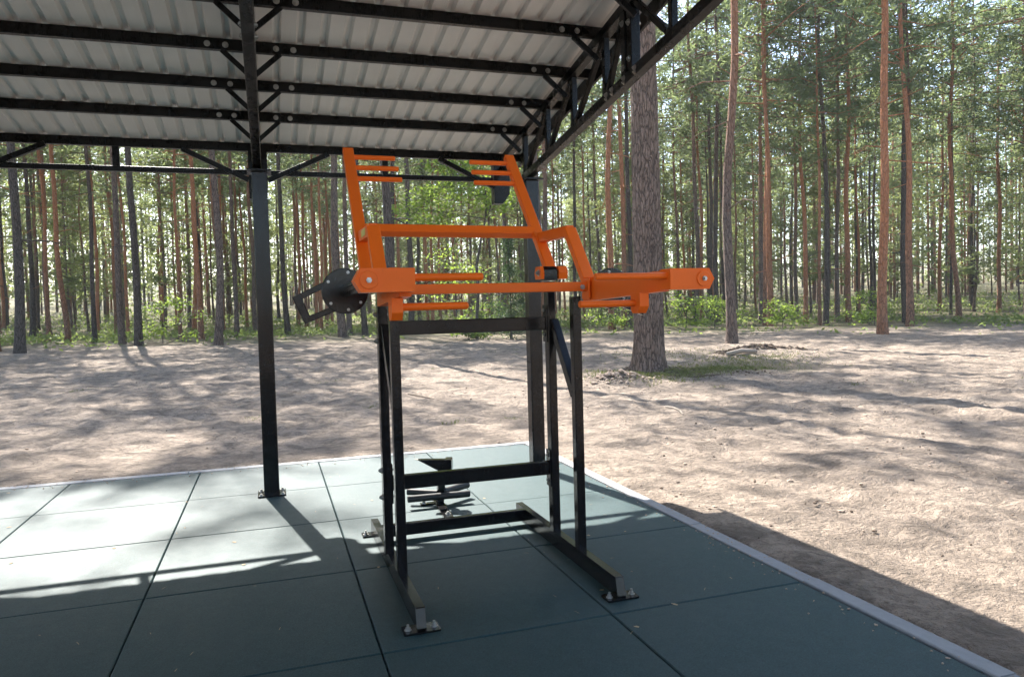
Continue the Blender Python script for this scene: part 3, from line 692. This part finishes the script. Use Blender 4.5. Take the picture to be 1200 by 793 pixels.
rg2 = random.Random(21)
for (u, z, n_) in ((-1.9, 3.9, 3), (-1.5, 3.4, 3), (-1.35, 4.3, 3), (-.9, 4.5, 3), (-.95, 3.7, 3), (-.45, 5.3, 3), (-.2, 4.9, 3), (.1, 4.4, 3), (.45, 4.0, 3), (.75, 4.5, 3), (.55, 5.2, 2), (-1.2, 5.4, 2), (-.7, 6.0, 2), (.2, 6.0, 2)):
    for _ in range(n_): cl.append((u+rg2.gauss(0, .22), rg2.uniform(-.7, .7)-.3*u, z+rg2.gauss(0, .14)))
K = 1.27
broadleaf('maple_sapling', 7.1, 24.15, [(a*K, 0, c*K) for a, c in ((0, -.1), (.02, .7), (.08, 1.4), (.05, 2.2), (.22, 3.0), (.38, 3.6), (.42, 4.3), (.30, 5.0), (.1, 5.8))], [.075, .063, .058, .052, .045, .038, .03, .02, .008], [(a*K, b_*K, c*K) for a, b_, c in cl], 90, .17,
          'crooked broad-leaved sapling with bright green leaves beyond the sand', seed=3, spread=.4)
cl = [(rg2.gauss(0, .55), rg2.gauss(0, .5), z) for z in (1.5, 1.8, 2.1, 2.5, 2.8, 3.2, 1.9, 2.3, 2.9, 3.4, 2.6)]
broadleaf('sapling', 6.9, 26.6, [(0, 0, -.1), (.04, 0, 1.2), (-.03, 0, 2.3), (.04, 0, 3.5)], [.03, .024, .017, .006], cl, 55, .13, 'thin light green sapling behind the left orange front handles', seed=5, spread=.3)
for x, y, s, lab in ((17.9, 26.9, 1.0, 'bright green leafy shrub below the right orange end box, right of the thick pine'), (19.9, 27.6, .85, 'smaller leafy shrub farther right of the thick pine, before the dark trunks'),
                     (15.1, 28.6, .8, 'low leafy shrub left of the thick pine among the orange trunks'), (6.6, 23.6, .45, 'small leafy shrub on the sand edge under the black top crossbar'), (-4.5, 29.5, 1.0, 'leafy shrub far at the left edge of the sand'),
                     (8.9, 29.0, .9, 'leafy shrub left of the small spruce'), (21.9, 25.2, .7, 'leafy shrub near the sand edge before the bare pine'), (27, 25, 1.0, 'leafy shrub at the far right among the pines')):
    cl = [(rg2.gauss(0, .65*s), rg2.gauss(0, .5*s), rg2.uniform(.3, 1.75)*s) for _ in range(17)]
    broadleaf('shrub', x, y, [(0, 0, -.05), (.03, 0, .6*s), (0, .02, 1.5*s)], [.02, .014, .005], cl, 46, .13, lab, 'shrub', seed=int(x*10), spread=.26*s)
tree('spruce_tree', 'spruce', 8.3, 23.6, .09, 'small dark spruce left of the black steel corner post beyond the sand')

# far wood as one mass
rg = random.Random(9); fw = MB(); V = []
for _ in range(720):
    az = math.radians(rg.uniform(-55, 85)); d = rg.uniform(76, 135); x, y = polar(az, d); z0 = terrain(x, y)
    Hh = rg.uniform(17, 27); r = rg.uniform(.1, .17); fw.tube([(x, y, z0-.3), (x+rg.uniform(-.2, .2), y, z0+Hh*.5), (x+rg.uniform(-.4, .4), y, z0+Hh)], [r, r*.75, r*.2], 5, 0 if rg.random() < .5 else 2)
    low = rg.random() < .68; zb = z0+(rg.uniform(0, 2.5) if low else Hh*.45)
    for _ in range(210 if low else 130):
        t = rg.random(); zz = zb+(z0+Hh-zb)*t; rr = (2.6 if not low else 2.3)*math.sin(math.pi*(.15+.8*t))*math.sqrt(rg.random())
        a = rg.uniform(0, 6.28); c = Vector((x+rr*math.cos(a), y+rr*math.sin(a), zz))
        for _ in range(2):
            dd = Vector((rg.gauss(0, 1), rg.gauss(0, 1), rg.gauss(0, .7))).normalized(); sd = dd.cross(Vector((rg.gauss(0, 1), rg.gauss(0, 1), rg.gauss(0, 1)))).normalized()*rg.uniform(.06, .14); l = rg.uniform(.5, 1.0)
            o = c+Vector((rg.gauss(0, .25), rg.gauss(0, .25), rg.gauss(0, .2))); V += [o, o+dd*l*.5+sd, o+dd*l, o+dd*l*.5-sd]
fw.add(V, [[4*i, 4*i+1, 4*i+2, 4*i+3] for i in range(len(V)//4)], False, 1)
tag(fw.build('far_wood', [M['bark_grey'], M['needle_young'], M['bark_red']]), 'far off pine wood closing the view as one green mass', 'wood', None, 'stuff')

# undergrowth
rg = random.Random(14); V = []
while len(V) < 4*52000:
    az = math.radians(rg.uniform(-32, 64)); d = 29+55*rg.random()**1.25; x, y = polar(az, d)
    g = noise.noise((x*.16, y*.16, 2))+.5*noise.noise((x*.6, y*.6, 5))
    edge = 38+5*noise.noise((az*6, 0, 4))+3*math.sin(az*2)
    if d < edge and rg.random() > .05: continue
    if g < -.12 and rg.random() > .12: continue
    hmax = .14+.45*max(0, g)+(.4 if d > 48 else 0); z = terrain(x, y)+hmax*rg.random()
    for _ in range(3):
        dd = Vector((rg.gauss(0, 1), rg.gauss(0, 1), rg.gauss(.3, .7))).normalized(); sd = dd.cross(Vector((rg.gauss(0, 1), rg.gauss(0, 1), 1))).normalized(); l = rg.uniform(.10, .26)
        o = Vector((x+rg.gauss(0, .12), y+rg.gauss(0, .12), z)); V += [o, o+dd*l*.5+sd*l*.25, o+dd*l, o+dd*l*.5-sd*l*.25]
ub = MB(); ub.add(V, [[4*i, 4*i+1, 4*i+2, 4*i+3] for i in range(len(V)//4)])
tag(ub.build('undergrowth', M['herb']), 'low green undergrowth covering the floor of the wood', 'undergrowth', None, 'stuff')

# moss and dry grass round the thick pine
V = []
def blades(cx, cy, sx, sy, n, l0, l1):
    for _ in range(n):
        x, y = rg.gauss(cx, sx), rg.gauss(cy, sy)
        if math.hypot(x-BX, y-BY) < .33: continue
        z = terrain(x, y)-.005; l = rg.uniform(l0, l1); a = rg.uniform(0, 6.28); lean = rg.uniform(.1, .9)
        d = Vector((math.cos(a)*lean, math.sin(a)*lean, 1)).normalized(); s = Vector((-math.sin(a), math.cos(a), 0))*l*.09; o = Vector((x, y, z))
        V.extend([o-s, o+s, o+d*l*.6+s*.7, o+d*l+Vector((math.cos(a), math.sin(a), -.3))*l*.2])
for cx, cy, sx, sy, n in ((6.6, 9.5, .5, .35, 700), (7.3, 9.5, .5, .3, 900), (8.2, 9.7, .5, .25, 1500), (8.9, 10.6, .9, .6, 1100), (6.2, 8.8, .5, .3, 400), (10.5, 11.6, .8, .5, 700), (5.9, 10.1, .4, .3, 400), (9.6, 13.6, 1.6, .8, 700)):
    blades(cx, cy, sx, sy, n, .03, .085)
for _ in range(34):
    x, y = rg.uniform(-6, 13), rg.uniform(5.5, 19); blades(x, y, .08, .06, 22, .02, .06)
mb = MB(); mb.add(V, [[4*i, 4*i+1, 4*i+2, 4*i+3] for i in range(len(V)//4)])
tag(mb.build('moss', M['moss']), 'moss and short dry grass tufts on the sand round the thick pine', 'moss', None, 'stuff')

# clods, cones and bark crumbs on the sand
def lump(b, c, r, rg):
    ico = [(0,0,1),(.89,0,.45),(.28,.85,.45),(-.72,.53,.45),(-.72,-.53,.45),(.28,-.85,.45),(.72,.53,-.45),(-.28,.85,-.45),(-.89,0,-.45),(-.28,-.85,-.45),(.72,-.53,-.45),(0,0,-1)]
    fs = [(0,1,2),(0,2,3),(0,3,4),(0,4,5),(0,5,1),(1,6,2),(2,7,3),(3,8,4),(4,9,5),(5,10,1),(6,7,2),(7,8,3),(8,9,4),(9,10,5),(10,6,1),(11,7,6),(11,8,7),(11,9,8),(11,10,9),(11,6,10)]
    a = rg.uniform(0, 6.28); ca, sa = math.cos(a), math.sin(a); ex, ey, ez = rg.uniform(.7, 1.5), rg.uniform(.6, 1.1), rg.uniform(.4, .8)
    v = []
    for x, y, z in ico:
        j = rg.uniform(.75, 1.2); x, y, z = x*r*ex*j, y*r*ey*j, z*r*ez*j; v.append((c[0]+x*ca-y*sa, c[1]+x*sa+y*ca, c[2]+z))
    b.add(v, fs, False)
def onpad(x, y): return -5.2 < x < 2.15 and y < 4.2
def scatter(name, mat, n, rmin, rmax, regions, label, cat, seed, power=2.2):
    rg = random.Random(seed); b = MB(); k = 0
    while k < n:
        x0, x1, y0, y1, *sp = rg.choice(regions)
        x, y = rg.uniform(x0, x1), rg.uniform(y0, y1)
        if onpad(x, y) or math.hypot(x-BX, y-BY) < .40: continue
        if not sp and noise.noise((x*.9, y*.9, 8)) < rg.uniform(-.5, .35): continue
        r = rmin+(rmax-rmin)*rg.random()**power; lump(b, (x, y, terrain(x, y)+r*.15), r, rg); k += 1
    tag(b.build(name, mat), label, cat, None, 'stuff')
ALL = (-7, 14, 4.2, 24)
scatter('soil_clods', M['clod'], 3600, .005, .022, [ALL, ALL, (-7, 9, 9, 22), (2.2, 9, .5, 9)], 'loose lumps of sandy soil over the clearing', 'soil', 31, 3)
scatter('forest_litter', M['debris'], 2000, .004, .017, [ALL, (2.2, 9, 0, 9), (4.6, 8.5, 8.2, 10.2, 1), (8, 12, 10, 14)], 'dark cones, bark crumbs and bits of litter on the sand', 'litter', 32, 2.4)
scatter('bark_litter', M['debris'], 900, .006, .035, [(6.0, 7.6, 9.0, 10.9, 1), (6.2, 7.3, 9.4, 10.6, 1), (5.6, 8.6, 8.6, 10.6, 1)], 'bark flakes and cones strewn round the foot of the thick pine', 'litter', 35, 2.0)
scatter('litter_heap', M['debris'], 650, .012, .085, [(10.4, 12.9, 12.9, 13.5, 1), (10.9, 12.6, 13.0, 13.4, 1)], 'dark heap of soil and bark before the bare pine at the right', 'heap', 33, 2.2)
scatter('soil_bank', M['clod'], 420, .008, .05, [(4.9, 6.1, 8.6, 9.3, 1), (5.1, 5.9, 8.8, 9.1, 1)], 'rough soil bank left of the foot of the thick pine', 'soil', 34, 2.4)
def stick(name, pts, rads, mat, label, cat):
    b = MB(); P0 = Vector(pts[0]); b.tube([Vector(p)-P0 for p in pts], rads, 7); o = b.build(name, mat); o.location = P0; tag(o, label, cat); return o
T = terrain
stick('log', [(10.35, 12.75, T(10.35, 12.75)+.07), (10.75, 12.7, T(10.75, 12.7)+.09), (11.2, 12.72, T(11.2, 12.72)+.06)], [.05, .06, .045], M['wood_dead'], 'short pale fallen log lying against the dark litter heap', 'log')
stick('stick', [(4.36, 5.35, T(4.36, 5.35)+.10), (4.40, 5.2, T(4.4, 5.2)+.075), (4.41, 5.08, T(4.41, 5.08)+.03), (4.385, 4.98, T(4.385, 4.98)+.012)], [.010, .014, .018, .012], M['wood_dead'], 'pale broken stick on the sand before the thick pine', 'stick')
stick('twig', [(6.9, 8.75, T(6.9, 8.75)+.03), (7.15, 8.72, T(7.15, 8.72)+.035), (7.4, 8.74, T(7.4, 8.74)+.015)], [.012, .010, .005], M['debris'], 'dark twig lying on the moss before the thick pine', 'twig')
stick('twig', [(1.7, 8.9, T(1.7, 8.9)+.015), (1.95, 8.55, T(1.95, 8.55)+.02), (2.05, 8.1, T(2.05, 8.1)+.012)], [.008, .009, .004], M['debris'], 'thin crooked twig on the open sand behind the steel frame', 'twig')
# sand carried on to the kerb and the edge of the tiles
rg = random.Random(41); b = MB()
for _ in range(900):
    if rg.random() < .5: x, y, z = 2.09-abs(rg.gauss(0, .10)), rg.uniform(-3, 4.1), .004
    else: x, y, z = rg.uniform(-4, 2), 4.13-abs(rg.gauss(0, .12)), .004
    lump(b, (x, y, z), rg.uniform(.002, .0075), rg)
tag(b.build('sand_crumbs', M['clod']), 'sand crumbs carried on to the kerb and tile edges', 'sand', None, 'stuff')
# dry needles and flakes on the rubber tiles
rg = random.Random(77); b = MB()
for _ in range(150):
    x, y = rg.uniform(-3, 1.98), rg.uniform(-2.2, 3.9); a = rg.uniform(0, 3.14); l = rg.uniform(.012, .04); wd = rg.choice((.001, .001, .0015, .006))
    d = Vector((math.cos(a), math.sin(a), 0)); s = Vector((-d.y, d.x, 0))*wd; o = Vector((x, y, .0035)); t = Vector((0, 0, rg.uniform(.0, .003)))
    b.add([o-s, o+d*l*.5-s*1.3+t, o+d*l, o+d*l*.5+s*1.3+t, o+s], [[0, 1, 2, 3, 4]])
tag(b.build('needle_litter', M['needle_dry']), 'dry pine needles and bark flakes strewn on the rubber tiles', 'litter', None, 'stuff')

# ------------------------------------------------------------------ haze
k = NT('thin_air'); k.t.nodes.remove(k.out); ho = k.n('ShaderNodeOutputMaterial'); pv = k.n('ShaderNodeVolumePrincipled')
pv.inputs['Color'].default_value = (.86, .93, 1.0, 1); pv.inputs['Density'].default_value = HAZE; pv.inputs['Anisotropy'].default_value = .2
k.l(pv.outputs[0], ho.inputs['Volume'])
hb = MB(); x0, x1, y0, y1, z0, z1 = -730, 731, -732, 733, -2.0, 40
hb.add([(x0,y0,z0),(x1,y0,z0),(x1,y1,z0),(x0,y1,z0),(x0,y0,z1),(x1,y0,z1),(x1,y1,z1),(x0,y1,z1)], [[3,2,1,0],[4,5,6,7],[0,1,5,4],[1,2,6,5],[2,3,7,6],[3,0,4,7]])
tag(hb.build('haze', k.m), 'thin bright summer air between the trees', 'haze', None, 'stuff')
